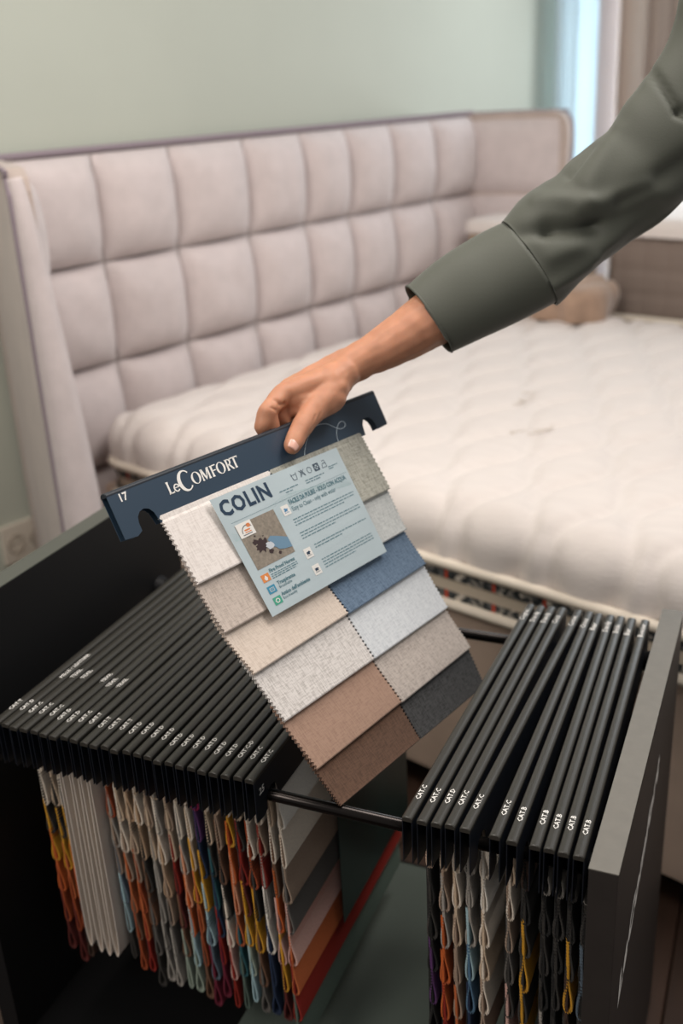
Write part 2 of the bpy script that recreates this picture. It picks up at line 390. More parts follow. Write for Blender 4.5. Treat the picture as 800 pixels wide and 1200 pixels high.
# ------------------------------------------------------------------ second mattresses at the far side of the bed and a cushion
def plainq(p, n):
    a = (p.x % .075)-.0375; c = (p.z % .075)-.0375
    return -.004*math.exp(-(a/.008)**2)-.004*math.exp(-(c/.008)**2)
M_tq = mat('taupe_quilting', '7d6f66', .9, bump=.2, bscale=300)
M_bs = mat('beige_side_fabric', 'b59f88', .9, bump=.2, bscale=300)
m2 = empty('mattress', bed(-.2, 2.0, -.72), 'white-topped mattress with taupe quilted side standing beyond the bed at the right edge', 'mattress')
bm = rounded((-.985, 1.60, -.05), (.9, 2.5, .222), .03, .012, plainq); bm.transform(BM); new('quilted_border', from_bm(bm), M_tq, m2, smooth=True, world=True)
bm = rounded((-.995, 1.59, .215), (.91, 2.5, .27), .028, .025, lambda p, n: .004*noise.noise(p*9)); bm.transform(BM); new('top_cover', from_bm(bm), M_mat, m2, smooth=True, world=True)
new('piping', tube_me([bed(s, 1.585, -.04) for s in np.linspace(-.98, .9, 6)], .012, 10), _mats['cream_piping'], m2, world=True)
box('divan_base', (-.97, 1.62, -.72), (.9, 2.5, -.052), M_hb2, m2, M=BM, bev=.01, world=True)
m3 = empty('mattress', bed(-1.25, 1.62, -.02), 'small beige-sided white mattress block lying at the headboard under the right wing', 'mattress')
bm = rounded((-1.44, 1.47, -.006), (-1.06, 1.685, .225), .02, .02, lambda p, n: 0); bm.transform(BM); new('side_border', from_bm(bm), M_bs, m3, smooth=True, world=True)
bm = rounded((-1.45, 1.46, .218), (-1.05, 1.69, .262), .022, .02, lambda p, n: .003*noise.noise(p*9)); bm.transform(BM); new('top_cover', from_bm(bm), M_mat, m3, smooth=True, world=True)
def crump(p, n): return .016*noise.noise(p*11)+.008*math.sin(p.x*70+6*noise.noise(p*6))
bm = rounded((-1.13, 1.33, -.012), (-.90, 1.53, .10), .045, .012, crump); bm.transform(BM)
props(new('cushion', from_bm(bm), mat('brown_velvet', '9b806c', .85, sheen=.5, var=.15, vscale=20), smooth=True), 'crumpled brown velvet cushion lying on the far edge of the white mattress', 'cushion')

# ------------------------------------------------------------------ display rack
rk = empty('sample_display_rack', (-.5, 1.08, FLOOR), 'black open display rack whose two rails carry the fabric sample hangers', 'rack')
box('side_panel', (-.93, .807, -.72), (-.90, 1.352, .122), M_panel, rk, bev=.0015, world=True)['label'] = 'taller black side panel at the left'
o = box('panel_edge', (-.93, .807, .1222), (-.90, 1.352, .1232), mat('grey_edge_band', '4d4f48', .5), rk, world=True)
box('side_panel', (-.121, .807, -.72), (-.093, 1.360, -.0012), M_panelR, rk, bev=.001, world=True)['label'] = 'graphite side panel with white lettering at the right'
box('panel_edge', (-.1212, .8065, -.0012), (-.0928, 1.3605, 0), M_panelE, rk, world=True)
box('bottom_board', (-.90, .81, -.56), (-.121, 1.34, -.54), M_black, rk, world=True)  # painted black to stand in for shade under the left cloths
box('lit_board_area', (-.62, .83, -.5395), (-.125, 1.33, -.536), mat('greenish_board', '59635b', .7), rk, world=True)  # same board in its greenish tone, added where light reaches through the gap
RY0, RY1, RZ = .856, 1.282, -.043
for yy in (RY0, RY1):
    new('rail', tube_me([(-.905, yy, RZ), (-.1205, yy, RZ)], .0072, 24), M_rail, rk, smooth=True, world=True)
    for xx, dx in ((-.90, 1), (-.121, -1)):
        bm = bmesh.new(); bmesh.ops.create_cone(bm, cap_ends=True, segments=28, radius1=.018, radius2=.013, depth=.012, matrix=Matrix.Translation((xx+dx*.006, yy, RZ)) @ Matrix.Rotation(dx*math.pi/2, 4, 'Y'))
        new('rail_socket', from_bm(bm), M_black, rk, world=True)
# lettering on the outer side of the right panel: white, large
def sidefn(x, y): return (-.0927, .872+x*.88+y*.10, -.235+x*.34+y*.95)
vs, fs = text_data('LeComfort', .054, bold=.0032, space=1.12, xs=1.12)
new('side_lettering', pyd([sidefn(x*1.05, y) for x, y in vs], fs), M_white, rk, world=True)

# ------------------------------------------------------------------ hanger header (shared meshes), local x = thickness, y = length, z up
LH = .5
def header_mesh():
    z0 = -.058
    low = [(0, z0-.001), (.018, z0-.003), (.0262, z0+.001), (.0264, -.047), (.0285, -.040), (.0335, -.0352), (.0405, -.0335), (.0475, -.036), (.052, -.042), (.0535, -.048), (.0552, z0+.001),
           (.446, z0+.001), (.4475, -.048), (.449, -.042), (.4535, -.036), (.460, -.0335), (.467, -.0352), (.4725, -.040), (.4750, -.047), (.4755, z0+.002), (.4985, z0+.003), (.5, z0+.006)]
    bm = bmesh.new()
    for sx_ in (-1, 1):
        L4 = []
        for x in (sx_*.0056, sx_*.0046): L4.append(([bm.verts.new((x, y, -.004)) for y, z in low], [bm.verts.new((x, y, z)) for y, z in low]))
        n = len(low)
        for i in range(n-1):
            for T_, B_ in L4: bm.faces.new((T_[i], T_[i+1], B_[i+1], B_[i]))
            bm.faces.new((L4[0][1][i], L4[0][1][i+1], L4[1][1][i+1], L4[1][1][i]))
        for i in (0, n-1): bm.faces.new((L4[0][0][i], L4[0][1][i], L4[1][1][i], L4[1][0][i]))
    return from_bm(bm, 'header_card')
def spine_mesh():
    V = []; F = []; n = 10
    prof = [(-.0058, -.0055)]+[(-.0058*math.cos(math.pi*k/n), -.0038+.0038*math.sin(math.pi*k/n)**.75) for k in range(n+1)]+[(.0058, -.0055)]
    m = len(prof)
    for y, sc_ in ((-.0006, .8), (.0004, 1), (.4996, 1), (.5006, .8)):
        for x, z in prof: V.append((x*(.92 if sc_ < 1 else 1), y, z-(0 if sc_ == 1 else .0006)))
    for k in range(3):
        for i in range(m-1): F.append((k*m+i, k*m+i+1, (k+1)*m+i+1, (k+1)*m+i))
    F.append(tuple(range(m-1, -1, -1))); F.append(tuple(3*m+i for i in range(m)))
    bm = bmesh.new(); me = pyd(V, F); bm.from_mesh(me); return from_bm(bm, 'spine')
ME_HEAD = header_mesh(); ME_SPINE = spine_mesh()
bm = bmesh.new(); box_bm(bm, (-.0035, .062, -.40), (-.0025, .438, -.03)); ME_BACK = from_bm(bm, 'backing_sheet')
M_backing = mat('charcoal_backing', '2b2a29', .9, bump=.2, bscale=500)

def swatch_mesh(path, us, thick, fn, tooth=.0011, uvs=(1, 1), name='swatch'):
    """folded cloth: path of (t, v) swept over us, with pinked side edges; fn(u, v, t) gives the point"""
    M = len(path); nu = len(us); V = []; F = []; UV = []
    nrm = []
    for i in range(M):
        a = path[max(i-1, 0)]; b = path[min(i+1, M-1)]; d = (b[0]-a[0], b[1]-a[1]); l = math.hypot(*d) or 1; nrm.append((-d[1]/l, d[0]/l))
    acc = 0; arc = [0]
    for i in range(1, M): acc += math.hypot(path[i][0]-path[i-1][0], path[i][1]-path[i-1][1]); arc.append(acc)
    for j, u in enumerate(us):
        for side in (.5, -.5):
            for i in range(M):
                uu = u
                if j == 0: uu -= tooth*(1 if i % 2 else -1)
                if j == nu-1: uu += tooth*(1 if i % 2 else -1)
                wob = .0013*(1 if i % 2 else -1) if (j in (0, nu-1) and 0 < tooth < .003) else 0
                t = path[i][0]+wob+nrm[i][0]*thick*side; v = path[i][1]+nrm[i][1]*thick*side
                V.append(fn(uu, v, t)); UV.append((uu*uvs[0], arc[i]*uvs[1]))
    R = 2*M
    ring = list(range(M))+list(range(2*M-1, M-1, -1))
    for j in range(nu-1):
        for k in range(R):
            a, b = ring[k], ring[(k+1) % R]; F.append((j*R+a, j*R+b, (j+1)*R+b, (j+1)*R+a))
    for j in (0, nu-1):
        for i in range(M-1):
            q = (j*R+i, j*R+i+1, j*R+M+i+1, j*R+M+i); F.append(q if j else q[::-1])
    return pyd(V, F, name, UV)
def loop_path(length, wid, bulge, step=.0023, gap=.0012, tilt=0):
    """down one leaf, round the teardrop, up the other; v from 0 (bottom) to length"""
    pts = []
    n = int(length/step)
    def half(v):
        x = v/bulge
        if x >= 1: return gap/2
        x0 = .13; e_ = math.sqrt(max(0, 1-(1-min(x, x0)/x0)**2)) if x < x0 else 1
        f = .5+.5*math.cos(math.pi*max(0, (x-x0*1.6)/(1-x0*1.6))) if x > x0*1.6 else 1
        return gap/2*(1 if x > x0 else e_)+(wid/2-gap/2)*e_*f
    bot = [q*bulge*.13 for q in (.75, .45, .2, .06)]; vs = [length*(1-k/n) for k in range(n) if length*(1-k/n) > bulge*.12]+bot+[0]
    for v in vs: pts.append((half(v)+tilt*v, v))
    for v in vs[::-1][1:]: pts.append((-half(v)+tilt*v, v))
    return pts
SW = []       # loops for the front column, five shapes, local: x = t, y along the hanger, z up from the fold
for k, (wd, bg, ln) in enumerate(((.0078, .036, .098), (.0098, .045, .105), (.0055, .05, .095), (.0105, .038, .102), (.0050, .06, .1))):
    SW.append(swatch_mesh(loop_path(ln, wd, bg, tilt=-.030), (0, .19), .0009, lambda u, v, t: (t, u, v), .0022, name='swatch'))
SW2 = [swatch_mesh(loop_path(ln, wd, bg, tilt=-.030), (0, .19), .0009, lambda u, v, t: (t, u, v), .0022, name='swatch') for wd, bg, ln in ((.0105, .045, .1), (.0085, .05, .105), (.0068, .04, .1))]
PAGE = swatch_mesh(loop_path(.345, .009, .33, step=.012, gap=.004), (0, .37), .0009, lambda u, v, t: (t, u, v), 0, name='page')

PAL = dict(cream='e6d9c8', beige='cfb89e', sand='bb9c7e', taupe='a48d7a', grey='a39c93', dgrey='66615c', char='3b3733', black='1e1c1a', white='ece5da',
           must='d39a2c', orange='c4602a', rust='a04a26', red='8c2418', maroon='5e241f', brown='755440', dbrown='463228', pink='cfa69a', mag='a02658', purple='5b3566',
           navy='22304a', blue='55758f', lblue='a4bfc4', teal='2d5c63', green='5b6a60', sage='9aa596', peach='d99b7a', terra='bb6438', wine='701e32', slate='5d6a76')
def cloth(k): return weave('cloth_'+k, PAL[k], amt=.25, uvu=700, uvv=160)
def hanger(M, label, group, rows, cat_text='CAT.C', top_text=None, rear_text=None, number=None, pages=0, big=False, cols=1, scale=1):
    h = empty('fabric_sample_hanger', M, label, 'sample hanger', group)
    new('header_card', ME_HEAD, M_head_shade, h); new('spine', ME_SPINE, M_spine, h)
    new('backing_sheet', ME_BACK, M_backing, h)
    def ptext(s, y0, size, nm):
        vs, fs = text_data(s, size, bold=.00012, res=1)
        new(nm, pyd([(.0026-y*.85, y0+x, .00035) for x, y in vs], fs), M_white, h)
    if cat_text: ptext(cat_text, .031+random.uniform(-.002, .002), .0088, 'category_lettering')
    if top_text: ptext(top_text, .115+random.uniform(-.012, .012), .0085, 'type_lettering')
    if rear_text: ptext(rear_text, .448, .0115, 'name_lettering')
    if pages:
        for k in range(pages):
            o = new('page', PAGE, mat('white_card_stock', 'efe4d8', .5, spec=.3), h); o.location = (-.001, .05, -.395-.012*k+random.uniform(-.004, .004))
        return h
    n = len(rows); z = -.058
    for i, r in enumerate(rows):
        z -= .052+random.uniform(-.007, .007) if i else .056
        me = random.choice(SW2 if big else SW)
        for c in range(cols):
            o = new('swatch', me, cloth(r), h); o.location = (random.uniform(-.0007, .0007)+.0018, .06+.19*c, z)
            if i == 0: o.scale.z = .9
    return h

# ---- long row at the left
LEFT = [
 (0, 'cream cream char must orange rust maroon', 'CAT.T'), (0, 'cream beige char must terra rust maroon', 'CAT.D'), (0, 'beige cream dgrey must orange rust dbrown', 'CAT.C'),
 (1, '', 'CAT.C'), (1, '', 'CAT.C'), (1, '', 'CAT.D'), (1, '', 'CAT.D'),
 (0, 'beige rust grey taupe slate lblue char', 'CAT.C'), (0, 'beige beige cream taupe terra brown rust', 'CAT.T'), (0, 'taupe sand beige taupe rust terra red', 'CAT.T'),
 (0, 'beige cream sand char brown dgrey char', 'CAT.T'), (0, 'dgrey taupe beige grey grey dgrey grey', 'CAT.T'), (0, 'beige grey cream sand taupe dgrey grey', 'CAT.D'),
 (0, 'beige taupe beige red maroon brown sage', 'CAT.D'), (0, 'cream cream grey peach orange lblue sage', 'CAT.D'), (0, 'taupe cream beige must terra rust brown', 'CAT.D'),
 (0, 'mag purple navy must lblue slate wine', 'CAT.D'), (0, 'cream beige char teal navy red wine', 'CAT.D'), (0, 'beige taupe brown char cream pink red', 'CAT.D'),
 (0, 'cream must orange peach terra teal green', 'CAT.D'), (0, 'beige char red maroon must sage lblue', 'CAT.D'), (0, 'cream cream rust char must brown dgrey', 'CAT.D'),
 (0, 'cream taupe red grey white navy navy', 'CAT.C-D'), (0, 'beige cream brown orange pink must maroon', 'CAT.C'),
 (0, 'white cream taupe dgrey pink terra red green', 'CAT.C')]
ORD = ['first', 'second', 'third', 'fourth', 'fifth', 'sixth', 'seventh', 'eighth', 'ninth', 'tenth', 'eleventh', 'twelfth', 'thirteenth']
NM = dict(must='mustard', char='charcoal', mag='magenta', lblue='pale blue', dgrey='dark grey', terra='terracotta', dbrown='dark brown')
G1 = 'sample hangers in the long left row'
nL = len(LEFT)
for i, (pg, rows, ct) in enumerate(LEFT):
    x = -.845+(.845-.4935)*i/(nL-1)
    rows = rows.split()
    j = nL-1-i
    pos = (ORD[i]+' from left end of long row') if i < 12 else (ORD[j]+' from right end of long row')
    if i == nL-1: lab = 'black hanger numbered 25 ending the long row, dark leaflet over beige swatches'
    elif pg: lab = 'black hanger, smooth white card sheet, '+pos
    else: lab = 'black hanger, %s and %s cloth, %s' % (NM.get(rows[3], rows[3]), NM.get(rows[5], rows[5]), pos)
    M = Matrix.Translation((x, .822+random.uniform(-.0025, .0025), random.uniform(-.001, .001))) @ Matrix.Rotation(random.uniform(-.003, .003), 4, 'Z')
    top = None
    if i == 1: top = 'PELLE / LEATHER'
    elif i in (2, 3, 5, 6, 7): top = 'TEXIL'
    h = hanger(M, lab, G1, rows, ct, top, pages=pg, cols=2 if i == nL-1 else 1)
    if i == nL-1:
        h25 = h
        vs, fs = text_data('25', .0125, bold=.0003)
        new('number_lettering', pyd([(.0058, .0095+x_*1.0, -.028+y_) for x_, y_ in vs], fs), M_white, h)
        bm = bmesh.new(); box_bm(bm, (.0145, .19, -.372), (.0152, .455, -.055)); new('leaflet', from_bm(bm), mat('dark_green_leaflet', '16302e', .35, var=.25, vscale=9), h)['label'] = 'dark green printed leaflet'
        vs, fs = text_data('Comfort', .02); 
        bm = bmesh.new(); P = [(.0155, .232+dx, -.083+dz) for dx, dz in ((0, 0), (.016, .003), (.006, -.02))]; bm.faces.new([bm.verts.new(p) for p in P])
        new('leaflet_mark', from_bm(bm), mat('blue_print', '4a68a8', .5), h)

# ---- short row at the right
FR = [(-.309, -.298), (-.293, -.283), (-.278, -.268), (-.264, -.253), (-.248, -.230), (-.217, -.215), (-.199, -.202), (-.176, -.186), (-.162, -.172), (-.148, -.157), (-.133, -.139)]
RT = ['CAT.C', 'CAT.C', 'CAT.D', 'CAT.C', 'CAT.C', 'CAT.C', 'CAT.B', 'CAT.B', 'CAT.B', 'CAT.B', 'CAT.B']
RN = ['Cognac', 'Dandy', 'Dandy', 'Cous', 'Coton', 'Cross', 'Baar', 'Dandy', 'Bride', 'Biar', 'Bonnier']
RR = ['taupe black char black purple black', 'beige taupe grey orange orange red', 'cream cream beige taupe taupe terra', 'grey grey grey lblue blue navy',
      'cream white cream beige cream taupe', 'beige cream taupe dgrey char pink', 'dbrown black char must char must', 'grey black char black char grey', 'grey char black char black char',
      'char black char must dbrown char', 'grey char black slate black char']
for i, ((x0, x1), ct, rn, rr) in enumerate(zip(FR, RT, RN, RR)):
    rows = rr.split(); a = math.atan2(x1-x0, .503)
    M = Matrix.Translation((x0, .822+random.uniform(-.002, .002), 0)) @ Matrix.Rotation(-a, 4, 'Z')
    if i == 0: lab = 'black hanger, brown and black loops, leftmost of short row beside the gap'
    elif i == 10: lab = 'black hanger, grey loop over black cloth, next to graphite side panel'
    else: lab = 'black hanger, %s and %s loops, %s from left in short row' % (NM.get(rows[1], rows[1]), NM.get(rows[3], rows[3]), ORD[i])
    hanger(M, lab, 'sample hangers in the short right row', rows, ct, None, rn, big=True, cols=2 if i == 0 else 1)

# ------------------------------------------------------------------ the hanger held in the hand
TL = Vector((-.62, .808, .33)); TR = Vector((-.492, 1.229, .329)); BL = Vector((-.593, .8, .285)); BR = Vector((-.474, 1.224, .285))
hx = (TR-TL).normalized(); hd = ((BL-TL)+(BR-TR)); hd = (hd-hd.dot(hx)*hx).normalized(); hn = hx.cross(-hd)
SC = .88
O = TL-hn*.0058*SC
HM = Matrix(((hn.x*SC, hx.x*SC, -hd.x*SC, O.x), (hn.y*SC, hx.y*SC, -hd.y*SC, O.y), (hn.z*SC, hx.z*SC, -hd.z*SC, O.z), (0, 0, 0, 1)))
hh_ = empty('fabric_sample_hanger', HM, 'navy sample hanger numbered 17 held up in the hand, with COLIN leaflet', 'sample hanger')
new('header_card', ME_HEAD, M_head, hh_); new('spine', ME_SPINE, mat('navy_spine', '1e242c', .4), hh_)
def hface(y, z, t=.00605): return (t, y, -z)
vs, fs = text_data('17', .0135, bold=.00035); new('number_lettering', pyd([hface(.0135+x, .0165-y) for x, y in vs], fs), M_white, hh_)
# brand lettering: flared capitals drawn as polygons
def ring(cx, cz, rx, rz, ix, iz, a0=0, a1=360, ox=0, n=28):
    P = []
    full = abs(a1-a0) >= 360
    for k in range(n):
        q0 = math.radians(a0+(a1-a0)*k/n); q1 = math.radians(a0+(a1-a0)*(k+1)/n)
        P.append([(cx+rx*math.cos(q0), cz+rz*math.sin(q0)), (cx+rx*math.cos(q1), cz+rz*math.sin(q1)), (cx+ox+ix*math.cos(q1), cz+iz*math.sin(q1)), (cx+ox+ix*math.cos(q0), cz+iz*math.sin(q0))])
    return P
def stroke(x0, z0, x1, z1, w0, w1=None):
    w1 = w1 or w0; return [(x0-w0/2, z0), (x0+w0/2, z0), (x1+w1/2, z1), (x1-w1/2, z1)]
def hbar(x0, x1, z, t): return [(x0, z-t/2), (x1, z-t/2), (x1, z+t/2), (x0, z+t/2)]
def flared(x, z0, z1, w): return [[(x-w*.75, z0), (x+w*.75, z0), (x+w*.5, z0+(z1-z0)*.18), (x-w*.5, z0+(z1-z0)*.18)], [(x-w*.5, z0+(z1-z0)*.18), (x+w*.5, z0+(z1-z0)*.18), (x+w*.5, z0+(z1-z0)*.82), (x-w*.5, z0+(z1-z0)*.82)], [(x-w*.5, z0+(z1-z0)*.82), (x+w*.5, z0+(z1-z0)*.82), (x+w*.75, z1), (x-w*.75, z1)]]
B = []; hC = 1.0
# units: cap height 1; baseline 0
B += flared(.14, 0, .95, .15)+[hbar(.1, .46, .05, .1), [(.38, .0), (.5, 0), (.5, .2), (.42, .1)]]
B += ring(.78, .3, .27, .31, .15, .22, 35, 325)+[hbar(.6, 1.0, .33, .07)]+ring(.78, .3, .27, .31, .15, .22, 0, 35)
B += ring(1.66, .55, .64, .82, .42, .70, 42, 318, .08)
B += ring(2.62, .45, .42, .47, .24, .42)
x = 3.18; B += flared(x, 0, .9, .11)+flared(x+.62, 0, .9, .16)+[[(x-.06, .9), (x+.13, .9), (x+.38, .12), (x+.27, .0)], [(x+.27, 0), (x+.38, .12), (x+.62, .9), (x+.52, .9)]]
x = 4.15; B += flared(x, 0, .9, .16)+[hbar(x, x+.42, .86, .09), hbar(x, x+.34, .47, .08)]
B += ring(4.98, .45, .42, .47, .24, .42)
x = 5.6; B += flared(x, 0, .9, .16)+ring(x+.12, .66, .3, .25, .15, .17, -90, 90)+[hbar(x, x+.14, .865, .09), hbar(x, x+.14, .45, .09), [(x+.1, .45), (x+.26, .45), (x+.58, 0), (x+.4, 0)]]
x = 6.36; B += flared(x, 0, .9, .16)+[hbar(x-.36, x+.36, .86, .09), [(x-.36, .7), (x-.3, .86), (x-.36, .9), (x-.4, .9)], [(x+.36, .7), (x+.3, .86), (x+.36, .9), (x+.4, .9)]]
u_ = .1215/6.75
new('brand_lettering', flat_me(B, lambda x, z: hface(.083+x*u_, .0305-z*u_*.92)), M_white, hh_)
loop = [(.315, .0565), (.3175, .048), (.3229, .0412), (.3327, .0317), (.3548, .0193), (.3779, .0204), (.393, .0302), (.4023, .035), (.412, .0345), (.4155, .030), (.4110, .0258), (.4027, .0274), (.3943, .0349), (.3892, .044), (.3871, .0575)]
new('loop_print', tube_me(catmull([hface(y, z, .0060) for y, z in loop], 6), .00045, 6), mat('pale_blue_print', 'c4d2da', .6), hh_)

Lp = [Vector(p) for p in ((-.579, .848, .286), (-.546, .844, .222), (-.519, .843, .169), (-.489, .846, .121), (-.456, .846, .068), (-.422, .847, .014), (-.399, .852, -.032))]
Rp = [Vector(p) for p in ((-.481, 1.167, .284), (-.45, 1.165, .22), (-.429, 1.165, .165), (-.406, 1.171, .117), (-.376, 1.17, .057), (-.347, 1.174, .001), (-.328, 1.178, -.056))]
def poly(P, v):
    v = max(v, -.4); k = int(min(max(math.floor(v), 0), 5)); f = v-k
    if 0 <= v <= 6:
        p0 = P[max(k-1, 0)]; p1 = P[k]; p2 = P[k+1]; p3 = P[min(k+2, 6)]
        return .5*((2*p1)+(p2-p0)*f+(2*p0-5*p1+4*p2-p3)*f*f+(3*p1-p0-3*p2+p3)*f**3)
    return P[k]*(1-f)+P[k+1]*f
def S(u, v, t):
    a = poly(Lp, v); b = poly(Rp, v); p = a*(1-u)+b*u
    dv = (poly(Lp, min(v+.2, 6))-poly(Lp, max(v-.2, 0)))*(1-u)+(poly(Rp, min(v+.2, 6))-poly(Rp, max(v-.2, 0)))*u
    n = (b-a).cross(dv); n.normalize()
    if n.dot(Vector((.8, -.3, .5))) < 0: n = -n
    return p+n*t
HI = HM.inverted()
def Sl(u, v, t): return HI @ S(u, v, t-.0035)
WID = .335; STEP = .061
HELD = [[('white_linen', 'ece4de', 'c0b5ad', .5, 'white linen'), ('taupe_linen', 'cbbdb2', '998b80', .6, 'mottled taupe linen'), ('beige_linen', 'dccdbf', 'b4a291', .5, 'beige linen'),
         ('pale_grey_linen', 'ded8d3', '979089', .65, 'grey-white streaked linen'), ('tan_linen', 'a98a77', '86695a', .55, 'tan linen'), ('brown_linen', '6f5342', '412e24', .6, 'brown linen')],
        [('sage_linen', 'b6b4a8', '77776d', .75, 'grey-green streaked linen'), ('silver_linen', 'd0d2cf', '989c9b', .6, 'silver grey linen'), ('denim_linen', '6d8196', '42546b', .7, 'denim blue linen'),
         ('ice_linen', 'd8dbdd', 'a9aeb3', .55, 'pale blue-grey linen'), ('greige_linen', 'c2b7ae', '8c8179', .7, 'greige linen'), ('charcoal_linen', '4e4e4e', '1b1b1b', .85, 'charcoal flecked linen')]]
for c in range(2):
    for k in range(6):
        nm, c1, c2, am, lb = HELD[c][k]
        pts = []
        st = .040
        v0 = max(k-.35, -.12); n = int((k+1-v0)/st)
        jit = random.uniform(-.02, .02) if 0 < k < 5 else 0
        for i in range(n+1):
            v = v0+(k+1+jit-v0)*i/n; q = max(0, (v-k)); pts.append((-.0008+.0050*q**1.3+(.0008 if v > k else 0), v))
        tb = pts[-1][0]; pts.append((tb-.0004, k+1+jit+.018)); pts.append((tb-.0014, k+1+jit+.024)); pts.append((tb-.0024, k+1+jit+.016))
        back = [(max(t-.0028, -.003), v) for t, v in pts[:n+1][::-1]]
        pts += back
        # normals for thickness are taken in metres: scale v
        P2 = [(t, v*STEP) for t, v in pts]
        u0, u1 = (.0, .497) if c == 0 else (.503, 1.0)
        me = swatch_mesh(P2, list(np.linspace(u0, u1, 9)), .0011, lambda u, v, t: Sl(u, v/STEP, t), .0042, (WID, 1), 'swatch')
        o = new('swatch', me, weave('held_'+nm, c1, c2, am, 560, 70 if 'linen' in nm else 80, sheen=.15), hh_, smooth=False); o['label'] = lb+' swatch'
# backing sheet behind the swatches
V = []; F = []
for t in (-.0050, -.0062):
    for j in range(31):
        for i in range(5): V.append(Sl(.01+.98*i/4, j*.196, t))
for s_ in (0, 155):
    for j in range(30):
        for i in range(4): a = s_+j*5+i; F.append((a, a+1, a+6, a+5))
for j in range(30):
    for i in (0, 4): a = j*5+i; F.append((a, a+5, a+160, a+155))
new('backing_sheet', pyd(V, F), M_backing, hh_)
# ---- COLIN leaflet
c00 = S(.1865, -.045, .0036); c10 = S(.823, -.04, .0036); c11 = S(.829, 2.23, .0048); c01 = S(.1895, 2.215, .0048)
def card(a, b, t=0):
    p = c00*(1-a)*(1-b)+c10*a*(1-b)+c11*a*b+c01*(1-a)*b
    n = (c10-c00).cross(c01-c00).normalized()
    if n.dot(hn) < 0: n = -n
    # the leaflet bows with the cloth under it
    bow = 0
    return HI @ (p+n*(t+bow+.0005))
CH = (c01-c00).length/(c10-c00).length
V = []; F = []; n = 12
for t in (0, .0005):
    for j in range(n+1):
        for i in range(3): V.append(card(i/2, j/n, t))
K = 3*(n+1)
for j in range(n):
    for i in range(2):
        a = j*3+i; F.append((a, a+1, a+4, a+3)); F.append((K+a+3, K+a+4, K+a+1, K+a))
    for i in (0, 2): a = j*3+i; F.append((a, a+3, K+a+3, K+a))
F += [(0, 1, K+1, K), (1, 2, K+2, K+1), (3*n, 3*n+1, K+3*n+1, K+3*n), (3*n+1, 3*n+2, K+3*n+2, K+3*n+1)]
lf = new('leaflet', pyd(V, F), mat('pale_teal_leaflet', 'bccace', .32, var=.05, vscale=12, spec=.5), hh_); lf['label'] = 'pale teal leaflet printed COLIN'
T1 = .0008
def cprint(name, polys, m, t=T1):
    return new(name, flat_me(polys, lambda a, b: card(a, b, t)), m, lf)
def ctext(s, a, b, hgt, m, bold=0, wid=None, name='lettering', t=T1):
    """text with its baseline at b; hgt = cap height in card widths"""
    vs, fs = text_data(s, hgt/.7, bold=bold, space=1.12 if bold > .003 else 1.0)
    mx = max(v[0] for v in vs); k = (wid/mx) if wid else 1
    return new(name, pyd([card(a+x*k, b-y/CH, t) for x, y in vs], fs), m, lf)
def rect(a0, b0, a1, b1): return [(a0, b0), (a1, b0), (a1, b1), (a0, b1)]
ctext('COLIN', .028, .158, .082, M_print, bold=.0042, wid=.365, name='title_lettering')
ctext('FACILE DA PULIRE - SOLO CON ACQUA', .475, .278, .027, M_grey, bold=.0014, wid=.485)
ctext('Easy to Clean - only with water', .475, .335, .026, M_grey, wid=.37)
ctext('Fire Proof Norms', .125, .690, .020, M_grey, bold=.001, wid=.2)
ctext('Traspirante', .135, .803, .020, M_grey, bold=.001, wid=.14); ctext('Breathable', .135, .833, .015, M_grey, wid=.10)
ctext("Amico dell'ambiente", .125, .893, .020, M_grey, bold=.001, wid=.23); ctext('Eco-friendly', .125, .923, .015, M_grey, wid=.11)
dash = []
def lines(a0, a1, bs, last=1.0):
    for q, b in enumerate(bs):
        x = a0; e_ = a1 if q < len(bs)-1 else a0+(a1-a0)*last
        while x < e_:
            wd = random.uniform(.012, .04); dash.append(rect(x, b-.0035, min(x+wd, e_), b+.0035)); x += wd+.006
lines(.445, .965, (.400, .424, .448), .8); lines(.445, .96, (.520, .544, .568), .55); lines(.50, .965, (.655, .679), .5); lines(.50, .95, (.79, .814, .838, .862), .6)
lines(.125, .33, (.708, .724, .740), .9); lines(.45, .60, (.155,), 1); lines(.49, .55, (.178,), 1); lines(.66, .82, (.155,), 1); lines(.66, .78, (.176,), 1); lines(.87, .95, (.125, .142), .5)
cprint('small_print', dash, M_grey)['kind'] = 'stuff'
M_swirl = mat('pale_swirl_print', 'b3c8ca', .4)
sw = []
for k in range(7):
    pts = [(.02+.96*t, .30-.05*k*.5+.09*math.sin(3.2*t*2+k*.25)*(1-.3*t)+.02*k) for t in np.linspace(0, 1, 26)]
    for p, q in zip(pts, pts[1:]): sw.append([(p[0], p[1]-.002), (q[0], q[1]-.002), (q[0], q[1]+.002), (p[0], p[1]+.002)])
cprint('swirl_print', sw, M_swirl, .00062)
cprint('rule', [rect(.05, .2235, .98, .2255)], M_grey)
